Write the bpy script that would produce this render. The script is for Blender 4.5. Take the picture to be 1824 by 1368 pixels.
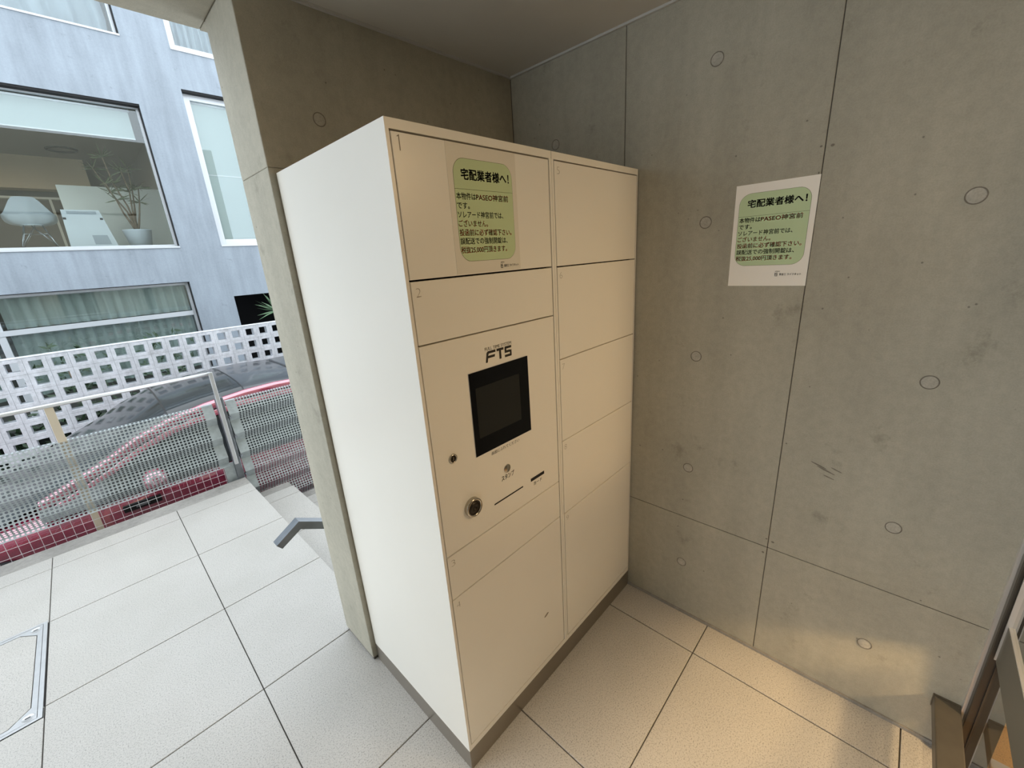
import bpy, bmesh, math, random
import numpy as np
from mathutils import Vector, Matrix
random.seed(7)
S = bpy.context.scene
for o in list(bpy.data.objects): bpy.data.objects.remove(o)
C = S.collection

# ------------------------------------------------------------------ camera, sky, lights, exposure
F_PX = 730.66
cam = bpy.data.cameras.new('camera'); cam_o = bpy.data.objects.new('camera', cam); C.objects.link(cam_o)
cam.sensor_width = 36; cam.lens = 36 * F_PX / 1824; cam.clip_start = .02; cam.clip_end = 200
def cam_basis(yaw, pitch, roll):
    f = Vector((math.cos(pitch)*math.cos(yaw), math.cos(pitch)*math.sin(yaw), math.sin(pitch)))
    r = Vector((math.sin(yaw), -math.cos(yaw), 0)); u = r.cross(f)
    r2 = r*math.cos(roll) + u*math.sin(roll); u2 = -r*math.sin(roll) + u*math.cos(roll)
    return r2, u2, f
r_, u_, f_ = cam_basis(0.7757, -0.3007, -0.0664)
M = Matrix((r_, u_, -f_)).transposed().to_4x4()
M.translation = Vector((-0.4834, -0.7624, 1.5358))
cam_o.matrix_world = M
S.camera = cam_o
S.view_settings.view_transform = 'Standard'; S.view_settings.look = 'None'
S.view_settings.gamma = 1; S.view_settings.use_curve_mapping = False
S.view_settings.exposure = 0.0

w = bpy.data.worlds.new('sky'); S.world = w; w.use_nodes = True
nt = w.node_tree; bg = nt.nodes['Background']
SKY_COL = (0.85, 0.93, 1.0); SKY_STR = 3.2
bg.inputs[0].default_value = (*SKY_COL, 1); bg.inputs[1].default_value = SKY_STR

def lamp(name, kind, loc, energy, col, size=.1, aim=None, label=None, spot=None, blend=.3):
    l = bpy.data.lights.new(name, kind); l.energy = energy; l.color = col
    if kind == 'AREA': l.shape = 'DISK'; l.size = size
    else: l.shadow_soft_size = size
    if spot: l.spot_size = spot; l.spot_blend = blend
    o = bpy.data.objects.new(name, l); C.objects.link(o); o.location = loc
    if aim is not None:
        o.rotation_euler = (Vector(aim) - Vector(loc)).to_track_quat('-Z', 'Y').to_euler()
    return o
WARM = (1.0, 0.68, 0.34)
lamp('porch_downlight_lamp', 'SPOT', (.30, -.92, 2.225), 95, (1, .73, .42), .05, (.30, -.95, 0), spot=math.radians(54), blend=1)
lamp('porch_downlight_lamp', 'SPOT', (-.75, -.92, 2.225), 165, (1, .82, .60), .05, (-.75, -.92, 0), spot=math.radians(72), blend=1)
lamp('hall_foot_lamp', 'SPOT', (.82, -1.42, .60), 42, WARM, .03, (.73, -.86, 0), spot=math.radians(64), blend=.5)
lamp('hall_lamp', 'AREA', (.9, -1.75, 2.1), 46, (1, .70, .40), .3, (.9, -1.6, 0))
lamp('room_fill_light', 'AREA', (-1.2, 10.5, 3.9), 25, (1, .9, .75), .8, (-1.2, 10.5, 0))  # added fill light to brighten the room; its ceiling ring is unlit

# ------------------------------------------------------------------ materials
MATS = {}
def nodes(name):
    m = bpy.data.materials.new(name); m.use_nodes = True; MATS[name] = m
    t = m.node_tree; b = t.nodes['Principled BSDF']
    return m, t, b
def lin(c): return tuple(((v/255)/12.92 if v/255 <= .04045 else ((v/255+.055)/1.055)**2.4) for v in c)
def plain(name, rgb, rough=.5, metal=0, coat=0, spec=None, noise=0, nscale=8, bump=0, bscale=200):
    m, t, b = nodes(name)
    b.inputs['Base Color'].default_value = (*lin(rgb), 1)
    b.inputs['Roughness'].default_value = rough; b.inputs['Metallic'].default_value = metal
    b.inputs['Coat Weight'].default_value = coat; b.inputs['Coat Roughness'].default_value = .03
    if spec is not None: b.inputs['Specular IOR Level'].default_value = spec
    tc = t.nodes.new('ShaderNodeTexCoord')
    if noise:
        n = t.nodes.new('ShaderNodeTexNoise'); n.inputs['Scale'].default_value = nscale; n.inputs['Detail'].default_value = 5
        r = t.nodes.new('ShaderNodeValToRGB')
        c = lin(rgb)
        r.color_ramp.elements[0].position = .3; r.color_ramp.elements[1].position = .7
        r.color_ramp.elements[0].color = (*[v*(1-noise) for v in c], 1)
        r.color_ramp.elements[1].color = (*[min(1, v*(1+noise)) for v in c], 1)
        t.links.new(tc.outputs['Object'], n.inputs['Vector']); t.links.new(n.outputs['Fac'], r.inputs['Fac'])
        t.links.new(r.outputs['Color'], b.inputs['Base Color'])
    if bump:
        n2 = t.nodes.new('ShaderNodeTexNoise'); n2.inputs['Scale'].default_value = bscale; n2.inputs['Detail'].default_value = 3
        bp = t.nodes.new('ShaderNodeBump'); bp.inputs['Strength'].default_value = bump; bp.inputs['Distance'].default_value = .002
        t.links.new(tc.outputs['Object'], n2.inputs['Vector']); t.links.new(n2.outputs['Fac'], bp.inputs['Height'])
        t.links.new(bp.outputs['Normal'], b.inputs['Normal'])
    return m

def concrete(name, rgb, rough=.75, streak=0, amt=.2, stain=(.55, .55, .52), pit=.5, fine=1.0):
    """cast concrete: cloudy tone, fine mottling, small blow holes, optional vertical run marks"""
    m, t, b = nodes(name); L = t.links.new
    g = t.nodes.new('ShaderNodeNewGeometry')
    c = lin(rgb)
    def noise(scale, detail, sx=1, sy=1, sz=1, rough_=.6):
        mp = t.nodes.new('ShaderNodeMapping'); mp.inputs['Scale'].default_value = (sx, sy, sz)
        n = t.nodes.new('ShaderNodeTexNoise'); n.inputs['Scale'].default_value = scale
        n.inputs['Detail'].default_value = detail; n.inputs['Roughness'].default_value = rough_
        L(g.outputs['Position'], mp.inputs['Vector']); L(mp.outputs['Vector'], n.inputs['Vector']); return n
    def ramp(src, p0, p1, c0, c1):
        r = t.nodes.new('ShaderNodeValToRGB'); e = r.color_ramp.elements
        e[0].position = p0; e[1].position = p1; e[0].color = (*c0, 1); e[1].color = (*c1, 1)
        L(src.outputs['Fac'], r.inputs['Fac']); return r
    def mul(a, bb, fac=1):
        x = t.nodes.new('ShaderNodeMixRGB'); x.blend_type = 'MULTIPLY'; x.inputs[0].default_value = fac
        L(a.outputs['Color'], x.inputs[1]); L(bb.outputs['Color'], x.inputs[2]); return x
    n1 = noise(1.8, 6)
    base = ramp(n1, .32, .68, [v*(1-amt) for v in c], [min(1, v*(1+amt)) for v in c])
    n2 = noise(38, 4, 1, 1, 1, .7)
    x = mul(base, ramp(n2, .36, .62, (1-.14*fine,)*3, (1+.06*fine,)*3))
    n5 = noise(260, 2)
    x = mul(x, ramp(n5, .35, .6, (1-.10*fine,)*3, (1+.04*fine,)*3))
    n3 = noise(7, 8, 1, 1, 1, .72)
    x = mul(x, ramp(n3, .30, .40, stain, (1, 1, 1)), .55)
    if streak:
        n4 = noise(6, 5, 1, 1, .10, .65)
        x = mul(x, ramp(n4, .38, .62, (1-streak,)*3, (1.05,)*3))
    v = t.nodes.new('ShaderNodeTexVoronoi'); v.inputs['Scale'].default_value = 16; v.inputs['Randomness'].default_value = 1
    L(g.outputs['Position'], v.inputs['Vector'])
    r = t.nodes.new('ShaderNodeValToRGB'); e = r.color_ramp.elements
    e[0].position = .028; e[1].position = .05; e[0].color = (1-pit,)*3 + (1,); e[1].color = (1, 1, 1, 1)
    L(v.outputs['Distance'], r.inputs['Fac'])
    x = mul(x, r)
    L(x.outputs['Color'], b.inputs['Base Color'])
    b.inputs['Roughness'].default_value = rough
    bp = t.nodes.new('ShaderNodeBump'); bp.inputs['Strength'].default_value = .25; bp.inputs['Distance'].default_value = .003
    L(n2.outputs['Fac'], bp.inputs['Height']); L(bp.outputs['Normal'], b.inputs['Normal'])
    return m

def tile_mat(name, rgb):
    """pale granite-look porcelain: fine dark and light grains, slight relief"""
    m, t, b = nodes(name); L = t.links.new
    g = t.nodes.new('ShaderNodeNewGeometry'); c = lin(rgb)
    n = t.nodes.new('ShaderNodeTexNoise'); n.inputs['Scale'].default_value = 240; n.inputs['Detail'].default_value = 4; n.inputs['Roughness'].default_value = .75
    L(g.outputs['Position'], n.inputs['Vector'])
    r = t.nodes.new('ShaderNodeValToRGB'); e = r.color_ramp.elements
    e[0].position = .34; e[0].color = (*[v*.38 for v in c], 1); e[1].position = .48; e[1].color = (*c, 1)
    k = e.new(.72); k.color = (*[min(1, v*1.08) for v in c], 1)
    L(n.outputs['Fac'], r.inputs['Fac'])
    n2 = t.nodes.new('ShaderNodeTexNoise'); n2.inputs['Scale'].default_value = 3; n2.inputs['Detail'].default_value = 4
    L(g.outputs['Position'], n2.inputs['Vector'])
    r2 = t.nodes.new('ShaderNodeValToRGB'); e = r2.color_ramp.elements
    e[0].position = .3; e[0].color = (.93, .93, .92, 1); e[1].position = .6; e[1].color = (1, 1, 1, 1)
    L(n2.outputs['Fac'], r2.inputs['Fac'])
    x = t.nodes.new('ShaderNodeMixRGB'); x.blend_type = 'MULTIPLY'; x.inputs[0].default_value = 1
    L(r.outputs['Color'], x.inputs[1]); L(r2.outputs['Color'], x.inputs[2])
    L(x.outputs['Color'], b.inputs['Base Color'])
    b.inputs['Roughness'].default_value = .30; b.inputs['Specular IOR Level'].default_value = .5
    n3 = t.nodes.new('ShaderNodeTexNoise'); n3.inputs['Scale'].default_value = 120; n3.inputs['Detail'].default_value = 2
    L(g.outputs['Position'], n3.inputs['Vector'])
    bp = t.nodes.new('ShaderNodeBump'); bp.inputs['Strength'].default_value = .35; bp.inputs['Distance'].default_value = .002
    L(n3.outputs['Fac'], bp.inputs['Height']); L(bp.outputs['Normal'], b.inputs['Normal'])
    return m

def glass_mat(name, tint, refl=.12, rough=.0):
    m = bpy.data.materials.new(name); m.use_nodes = True; MATS[name] = m
    t = m.node_tree; t.nodes.clear()
    out = t.nodes.new('ShaderNodeOutputMaterial'); tr = t.nodes.new('ShaderNodeBsdfTransparent')
    gl = t.nodes.new('ShaderNodeBsdfGlossy'); gl.inputs['Roughness'].default_value = rough
    tr.inputs['Color'].default_value = (*tint, 1); gl.inputs['Color'].default_value = (.92, .97, 1, 1)
    lw = t.nodes.new('ShaderNodeLayerWeight'); lw.inputs['Blend'].default_value = .35
    mr = t.nodes.new('ShaderNodeMapRange'); mr.inputs['To Min'].default_value = refl; mr.inputs['To Max'].default_value = .6
    t.links.new(lw.outputs['Fresnel'], mr.inputs['Value'])
    mx = t.nodes.new('ShaderNodeMixShader')
    t.links.new(mr.outputs['Result'], mx.inputs['Fac']); t.links.new(tr.outputs[0], mx.inputs[1]); t.links.new(gl.outputs[0], mx.inputs[2])
    t.links.new(mx.outputs[0], out.inputs['Surface'])
    return m

concrete('concrete', (172, 167, 151), streak=.06, amt=.09, fine=.5)
concrete('concrete_end', (176, 174, 166), streak=.05, amt=.12)
concrete('concrete_facade', (141, 150, 159), streak=.14, amt=.06, pit=.1, fine=.35)
concrete('concrete_rough', (150, 146, 140), amt=.3)
concrete('block_white', (208, 211, 216), streak=.18, amt=.06, stain=(.62, .6, .58), pit=.2)
concrete('street', (110, 110, 112), amt=.15)
tile_mat('tile', (184, 180, 174))
plain('grout', (80, 77, 72), .9)
plain('ceiling_white', (196, 191, 180), .8, noise=.03, nscale=4)
plain('trim_white', (190, 188, 182), .6)
plain('locker_white', (238, 234, 224), .32, noise=.012, nscale=3, bump=.03, bscale=60)
plain('gasket_and_gap_shade', (34, 30, 27), .8)
plain('plinth_steel', (150, 142, 130), .34, metal=.75, noise=.04, nscale=6)
plain('steel', (196, 196, 196), .42, metal=.6, noise=.05, nscale=20)
plain('steel_dark', (112, 107, 98), .36, metal=.75, noise=.12, nscale=14)
plain('galvanised', (172, 179, 180), .42, metal=.35, noise=.14, nscale=30)
plain('rail_white', (214, 214, 214), .3, metal=.55)
plain('beige_paint', (196, 182, 160), .5, noise=.05)
plain('post_steel', (124, 128, 132), .42, metal=.85, noise=.12, nscale=18)
plain('alu_frame', (200, 204, 208), .35, metal=.35)
plain('screen_black', (5, 5, 7), .2, spec=.2)
plain('screen_glass', (34, 34, 30), .2, spec=.3)
plain('slot_black', (10, 8, 14), .5)
plain('ink', (38, 34, 28), .7)
plain('ink_grey', (138, 128, 112), .7)
plain('paper', (246, 240, 230), .6)
plain('laminate', (226, 221, 208), .35)
plain('notice_green', (194, 212, 166), .55)
plain('notice_line', (86, 102, 62), .6)
plain('text_black', (22, 32, 26), .6)
plain('text_red', (214, 44, 30), .6)
plain('chrome', (186, 180, 168), .22, metal=1)
plain('keyhole', (52, 47, 40), .4, metal=.6)
plain('car_paint', (160, 19, 66), .25, metal=.2, coat=1.0); MATS['car_paint'].node_tree.nodes['Principled BSDF'].inputs['Coat IOR'].default_value = 2.7
plain('car_black', (44, 46, 50), .3, coat=.5)
plain('car_glass', (40, 43, 44), .10, spec=.6)
plain('car_trim', (16, 16, 17), .5)
plain('rubber_and_head_shade', (22, 22, 23), .8)
plain('alloy', (150, 152, 156), .3, metal=.9)
plain('lamp_clear', (225, 228, 232), .1, coat=1)
plain('curtain_green', (158, 170, 166), .85, noise=.06, nscale=5)
plain('curtain_white', (150, 160, 168), .85, noise=.06, nscale=5)
plain('blind', (166, 178, 177), .8)
plain('room_wall', (150, 148, 140), .85)
plain('room_beige', (214, 200, 172), .85)
plain('room_white', (222, 226, 218), .8)
plain('room_dark', (70, 70, 66), .9)
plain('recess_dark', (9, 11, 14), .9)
plain('chair_shell', (186, 198, 204), .4)
plain('wire_chrome', (190, 196, 200), .25, metal=1)
plain('pot_white', (196, 208, 216), .4)
plain('bark', (112, 96, 76), .9, noise=.2, nscale=30)
plain('leaf', (86, 96, 66), .6, noise=.2, nscale=20)
plain('leaf_green', (40, 62, 36), .5, noise=.3, nscale=6)
plain('leaf_dark', (22, 30, 22), .8)
plain('leaf_palm', (96, 124, 92), .45, noise=.25, nscale=5)
plain('soil', (60, 48, 38), .95)
plain('board_white', (190, 200, 204), .45)
plain('board_grey', (150, 160, 166), .6)
plain('bronze', (74, 71, 66), .35, metal=.5)
plain('panel_grey', (96, 94, 86), .4)
plain('hall_wall', (112, 106, 96), .8)
plain('lamp_body', (230, 228, 222), .4)
glass_mat('window_glass', (.965, .985, .98), .035)
glass_mat('window_glass_green', (.94, .965, .955), .04)
glass_mat('door_glass', (.96, .96, .95), .015)
glass_mat('door_tint', (.62, .62, .59), .03)
def lit(name, rgb, strength):
    m, t, b = nodes(name); b.inputs['Emission Color'].default_value = (*rgb, 1); b.inputs['Emission Strength'].default_value = strength
lit('lamp_lit', (1, .85, .62), 6)

# ------------------------------------------------------------------ mesh helpers
class MB:
    def __init__(s): s.v = []; s.f = []; s.sm = []
    def add(s, vs, fs, smooth=False):
        n = len(s.v); s.v += [tuple(map(float, v)) for v in vs]; s.f += [tuple(i+n for i in f) for f in fs]; s.sm += [smooth]*len(fs); return s
    def box(s, x0, x1, y0, y1, z0, z1):
        if x0 > x1: x0, x1 = x1, x0
        if y0 > y1: y0, y1 = y1, y0
        if z0 > z1: z0, z1 = z1, z0
        return s.add([(x0,y0,z0),(x1,y0,z0),(x1,y1,z0),(x0,y1,z0),(x0,y0,z1),(x1,y0,z1),(x1,y1,z1),(x0,y1,z1)],
              [(0,3,2,1),(4,5,6,7),(0,1,5,4),(1,2,6,5),(2,3,7,6),(3,0,4,7)])
    def prism(s, poly, d, axis=(0,0,1)):
        """poly: list of 3-D points (planar, ccw seen against extrusion), extruded by vector d"""
        n = len(poly); d = Vector(d)
        vs = [Vector(p) for p in poly]; vs += [v+d for v in vs]
        fs = [tuple(range(n))[::-1], tuple(range(n, 2*n))] + [(i, (i+1) % n, n+(i+1) % n, n+i) for i in range(n)]
        return s.add(vs, fs)
    def tube(s, pts, r, n=8, cap=True):
        pts = [Vector(p) for p in pts]; rs = r if isinstance(r, (list, tuple)) else [r]*len(pts)
        rings = []; up = None
        for i, p in enumerate(pts):
            a = pts[max(i-1, 0)]; b = pts[min(i+1, len(pts)-1)]; d = (b-a).normalized()
            if up is None:
                up = d.orthogonal().normalized()
            up = (up - d*up.dot(d)).normalized(); sd = d.cross(up)
            rings.append([p + (up*math.cos(t) + sd*math.sin(t))*rs[i] for t in [2*math.pi*k/n for k in range(n)]])
        vs = [v for ring in rings for v in ring]; fs = []
        for i in range(len(pts)-1):
            for k in range(n): fs.append((i*n+k, i*n+(k+1) % n, (i+1)*n+(k+1) % n, (i+1)*n+k))
        base = len(s.v); s.add(vs, fs, True)
        if cap:
            s.f += [tuple(base+k for k in range(n))[::-1], tuple(base+(len(pts)-1)*n+k for k in range(n))]; s.sm += [False, False]
        return s
    def lathe(s, prof, cx, cy, n=24, axis='z', cz=0):
        """prof: (radius, height) pairs"""
        vs = []
        for r, h in prof:
            for k in range(n):
                a = 2*math.pi*k/n; p, q = r*math.cos(a), r*math.sin(a)
                if axis == 'z': vs.append((cx+p, cy+q, cz+h))
                elif axis == 'y': vs.append((cx+p, cy+h, cz+q))
                else: vs.append((cx+h, cy+p, cz+q))
        fs = []
        for i in range(len(prof)-1):
            for k in range(n):
                f = (i*n+k, i*n+(k+1) % n, (i+1)*n+(k+1) % n, (i+1)*n+k)
                fs.append(f if axis != 'y' else f[::-1])
        return s.add(vs, fs, True)
    def grid(s, rows, smooth=True, close=False):
        n = len(rows[0]); vs = [v for r in rows for v in r]; fs = []
        for i in range(len(rows)-1):
            for k in range(n if close else n-1): fs.append((i*n+k, i*n+(k+1) % n, (i+1)*n+(k+1) % n, (i+1)*n+k))
        return s.add(vs, fs, smooth)
    def mesh(s, name, mat, bevel=0, seg=2, sharp=None):
        me = bpy.data.meshes.new(name); me.from_pydata(s.v, [], s.f)
        me.polygons.foreach_set('use_smooth', s.sm); me.materials.append(MATS[mat])
        bm = bmesh.new(); bm.from_mesh(me)
        if bevel:
            bmesh.ops.remove_doubles(bm, verts=bm.verts, dist=1e-6)
            ed = [e for e in bm.edges if len(e.link_faces) == 2 and e.calc_face_angle(0) > .5]
            bmesh.ops.bevel(bm, geom=ed, offset=bevel, segments=seg, profile=.5, affect='EDGES')
        bmesh.ops.recalc_face_normals(bm, faces=bm.faces)
        bm.to_mesh(me); bm.free(); me.update(); return me
    def build(s, name, mat, parent=None, bevel=0, seg=2, **kw):
        return link(name, s.mesh(name, mat, bevel, seg), parent, **kw)
def link(name, data, parent=None, loc=None, label=None, kind=None):
    o = bpy.data.objects.new(name, data); C.objects.link(o)
    if parent is not None: o.parent = parent
    if loc is not None: o.location = loc
    if label: o['label'] = label
    if kind: o['kind'] = kind
    return o
def tag(o, label, cat, group=None):
    o['label'] = label; o['category'] = cat
    if group: o['group'] = group
    return o
def thing(name, label, cat, loc=(0,0,0), group=None):
    o = bpy.data.objects.new(name, None); C.objects.link(o); o.location = loc; o.empty_display_size = .1
    return tag(o, label, cat, group)
def local(parent): return Vector(parent.location)
class At:
    """build part meshes given in world coordinates under a thing whose empty sits elsewhere"""
    def __init__(s, root): s.root = root; s.off = Vector(root.location)
    def __call__(s, mb, name, mat, parent=None, **kw):
        mb.v = [tuple(Vector(v) - s.off) for v in mb.v]
        return mb.build(name, mat, parent or s.root, **kw)
def struct(o): o['kind'] = 'structure'; return o

# text: the built-in Blender font, turned into flat mesh on a plane (origin, u right, v up)
def text_geo(body, bold=0.0, shear=0, res=3):
    cu = bpy.data.curves.new('lettering', 'FONT'); cu.body = body; cu.size = 1; cu.resolution_u = res
    cu.offset = bold; cu.shear = shear; cu.fill_mode = 'FRONT'
    o = bpy.data.objects.new('lettering', cu); C.objects.link(o)
    bpy.context.view_layer.update()
    dg = bpy.context.evaluated_depsgraph_get()
    me = bpy.data.meshes.new_from_object(o.evaluated_get(dg))
    vs = [tuple(v.co) for v in me.vertices]; fs = [tuple(p.vertices) for p in me.polygons]
    bpy.data.objects.remove(o); bpy.data.curves.remove(cu); bpy.data.meshes.remove(me)
    return vs, fs
def put_text(mb, body, org, u, v, x0, x1, y, h, bold=0.0, fitw=True, keep=None):
    """fit the string's width to x0..x1; baseline-box bottom at y; height h (bbox of a CJK-size line)"""
    vs, fs = text_geo(body, min(bold, 0))
    if not vs: return
    b = h*min(bold, .03)*1.1
    xs = [p[0] for p in vs]; lo, hi = min(xs), max(xs)
    sx = (x1-x0)/(hi-lo); sy = h
    org, u, v = Vector(org), Vector(u), Vector(v)
    for da, db in (((0, 0),) if bold <= 0 else ((-b, -b), (b, -b), (b, b), (-b, b), (0, 0))):
        mb.add([org + u*(x0+da+(p[0]-lo)*sx) + v*(y+db+(p[1])*sy) for p in vs], fs)

# ------------------------------------------------------------------ floor, tiles, steps
RIGHT_X = 1.0; BACK_Y = .585; BACK_OUT = .825; END_X = -.018; CEIL_Z = 2.243; DOOR_Y = -1.085
STREET_Z = -.78
fl = struct(MB().box(-4.2, .096, -3.4, 2.696, -.10, -.006).box(.096, 1.6, -3.4, .81, -.10, -.006).build('floor', 'grout'))
xj = [-.957 - .596*k for k in range(5, 0, -1)] + [-.957, -.362, .235, .836, 1.4]
yj = [-3.338, -2.745, -2.152, -1.559, -1.08, -.966, -.366, .2303, .81, 1.401, 1.993, 2.552, 2.698]
G = .0018
cache = {}
tile_mat('hall_tile', (190, 148, 92))
def tile(x0, x1, y0, y1, z=0.0, parent=fl):
    x0 += G; x1 -= G; y0 += G; y1 -= G
    mat = 'hall_tile' if y1 < -1.07 else 'tile'
    key = (round(x1-x0, 4), round(y1-y0, 4), mat)
    if key not in cache:
        a, b = key[0]/2, key[1]/2
        cache[key] = MB().box(-a, a, -b, b, -.012, 0).mesh('tile', mat, bevel=.0012, seg=1)
    link('tile', cache[key], parent, ((x0+x1)/2, (y0+y1)/2, z))
for i in range(len(xj)-1):
    for j in range(len(yj)-1):
        x0, x1, y0, y1 = xj[i], xj[i+1], yj[j], yj[j+1]
        if x1 < -2.6 and (y0 > 1 or y0 < -1.5): continue
        if y0 >= .80:
            if x0 > .09: continue
            x1 = min(x1, .099)
            if abs(x1 + .957) < .01 and y0 > 1.2 and y1 < 2.1: continue        # the access cover sits here
        else: x1 = min(x1, RIGHT_X+.0) if y0 > -1.0 else x1
        if x0 >= RIGHT_X and y0 > -1.0: continue
        if y0 < -1.0 and x0 < -.7: continue
        if x1 - x0 < .02: continue
        tile(x0, x1, y0, y1)
# cut tiles around the cover, left of it
tile(-1.553, -.957, 1.401-.0, 1.342); 
# landing edge, steps going down to the right along the outer face of the wall
stairs = struct(MB().box(.06, .1, BACK_OUT, 2.698, STREET_Z, -.012).build('trim_1', 'concrete_rough'))
RISE, GO = .155, .27
for k in range(1, 5):
    x0 = .1 + GO*(k-1); z = -RISE*k
    MB().box(x0, x0+GO, BACK_OUT, 2.698, STREET_Z, z-.012).build('step', 'grout', stairs)
    for y0, y1 in ((BACK_OUT, 1.40), (1.40, 1.993), (1.993, 2.552), (2.552, 2.698)):
        tile(x0, x0+GO+.01, y0, y1, z, stairs)
    MB().box(x0, x0+GO, 2.70, 2.80, STREET_Z, z-.002).build('kerb', 'concrete_rough', stairs)
kerb = struct(MB().box(-4.2, .1, 2.703, 2.855, STREET_Z, -.004).build('trim_2', 'concrete_rough', bevel=.004))
street = struct(MB().box(-9, 9, 2.5, 8.3, STREET_Z-.2, STREET_Z).build('street', 'street'))

# ------------------------------------------------------------------ walls of cast concrete with form panels
def panel(parent, x0, x1, y0, y1, z0, z1, mat='concrete', name='concrete_panel'):
    return MB().box(x0, x1, y0, y1, z0, z1).build(name, mat, parent, bevel=.0015, seg=1)
wr = struct(MB().box(RIGHT_X+.0035, RIGHT_X+.25, DOOR_Y, BACK_Y+.2, 0, 2.5).build('wall_right', 'grout'))
yb = [BACK_Y, .0553, -.5362, DOOR_Y+.01]
for a, b in zip(yb[:-1], yb[1:]):
    for z0, z1 in ((.012, .4791), (.4809, 2.30)):
        panel(wr, RIGHT_X, RIGHT_X+.003, b+.0009, a-.0009, z0, z1)
MB().box(RIGHT_X-.004, RIGHT_X+.03, DOOR_Y+.02, BACK_Y, 0, .012).build('base_joint', 'concrete_rough', wr)
def tie_holes(parent, pts, face):
    ring = MB(); n = 28
    # a shallow plugged form-tie hole: dark ring groove round a slightly sunk mortar plug
    if 'ring' not in cache:
        r = MB().lathe([(.0165, .0003), (.0178, .0016), (.0192, .0003)], 0, 0, n, 'x'); cache['ring'] = r.mesh('tie_ring', 'concrete_tie_ring')
        p = MB().lathe([(.0003, .0008), (.0145, .0008), (.0165, .0002)], 0, 0, n, 'x'); cache['plug'] = p.mesh('tie_plug', 'concrete_plug')
    for p in pts:
        for nm, k in (('tie_hole_ring', 'ring'), ('tie_hole_plug', 'plug')):
            o = link(nm, cache[k], parent, p)
            o.rotation_euler = (0, 0, math.pi if face == '-x' else -math.pi/2)
concrete('concrete_tie_ring', (124, 118, 106), amt=.1); concrete('concrete_plug', (178, 173, 160), amt=.12)
tie_holes(wr, [(RIGHT_X-.0002, y, z) for y in (-.2410, -.8375) for z in (.2575, .7035, 1.152, 1.6015, 2.0515)], '-x')
tie_holes(wr, [(RIGHT_X-.0002, .36, z) for z in (1.95,)], '-x')
# chips beside the form joint and a few scrape marks, as shallow patches of darker paste
ch = MB()
for y, z, w_, h_, sl in ((-.552, 1.763, .009, .007, 0), (-.527, 1.765, .006, .005, 0), (-.64, .845, .045, .005, .35), (-.66, .833, .05, .005, .35), (-.685, .842, .03, .004, .35), (-.67, .812, .03, .004, .3), (-.53, 1.70, .004, .006, 0), (-.55, .51, .01, .007, 0), (-.53, .515, .007, .006, 0), (-.525, .455, .008, .008, 0)):
    k = 10
    ch.add([(RIGHT_X-.0006, y + w_/2*math.cos(2*math.pi*i/k), z + h_/2*math.sin(2*math.pi*i/k) + sl*w_/2*math.cos(2*math.pi*i/k)) for i in range(k)], [tuple(range(k))])
ch.build('surface_chips', 'concrete_tie_ring', wr)

wb = struct(MB().box(END_X+.01, RIGHT_X+.2, BACK_Y+.03, BACK_OUT-.01, 0, 2.5).build('wall_back', 'grout'))
for z0, z1 in ((.014, 1.8150), (1.8158, 2.5)):
    for x0, x1 in ((END_X, RIGHT_X),):
        panel(wb, x0, x1, BACK_Y, BACK_OUT, z0, z1, 'concrete' )
MB().box(END_X+.004, RIGHT_X, BACK_Y+.004, BACK_OUT-.004, 0, .014).build('base_joint', 'grout', wb)
MB().box(0, RIGHT_X+.2, BACK_OUT-.08, BACK_OUT, STREET_Z, -.01).build('foundation', 'concrete', wb)
tie_holes(wb, [(.154, BACK_Y-.0002, 1.957), (.752, BACK_Y-.0002, 1.957)], '-y')

ceil = struct(MB().box(-2.9, RIGHT_X+.2, -3.4, BACK_Y, CEIL_Z, CEIL_Z+.12).build('ceiling', 'ceiling_white'))
MB().box(END_X-.3, RIGHT_X, BACK_Y-.010, BACK_Y-.001, CEIL_Z-.007, CEIL_Z).build('ceiling_edge', 'trim_white', ceil)
MB().box(RIGHT_X-.010, RIGHT_X-.001, DOOR_Y, BACK_Y-.01, CEIL_Z-.007, CEIL_Z).build('ceiling_edge', 'trim_white', ceil)
beam = struct(MB().box(-2.9, END_X-.001, BACK_Y-.0, .885, CEIL_Z-.012, 5.2).build('trim_3', 'concrete', bevel=.006))
struct(MB().box(END_X-.001, RIGHT_X+2.6, BACK_OUT+.002, .885, CEIL_Z-.012, 5.2).box(RIGHT_X+.2, RIGHT_X+2.6, BACK_OUT+.002, .885, STREET_Z, CEIL_Z-.012).build('trim_4', 'concrete'))
struct(MB().box(-2.9, RIGHT_X+.4, -3.4, .885, 3.3, 3.35).build('roof_slab', 'concrete'))
# behind the camera: porch wall, then a small hall behind the glass door
wf = struct(MB().box(-1.7, -.75, DOOR_Y-.2, DOOR_Y, 0, 2.5).build('wall_front', 'concrete'))
struct(MB().box(-2.9, -2.7, DOOR_Y, .15, 0, 2.5).box(-2.9, -1.7, DOOR_Y-.2, DOOR_Y, 0, 2.5).box(-1.9, -1.7, -3.4, DOOR_Y-.2, 0, 2.5).build('wall_left_light_block', 'concrete'))  # left wall is out of view, put in to block sky light
struct(MB().box(-1.9, 1.8, -3.6, -3.4, 0, 2.5).build('wall_hall', 'hall_wall'))
struct(MB().box(1.6, 1.8, -3.4, DOOR_Y, 0, 2.5).build('wall_hall_side', 'hall_wall'))

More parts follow.
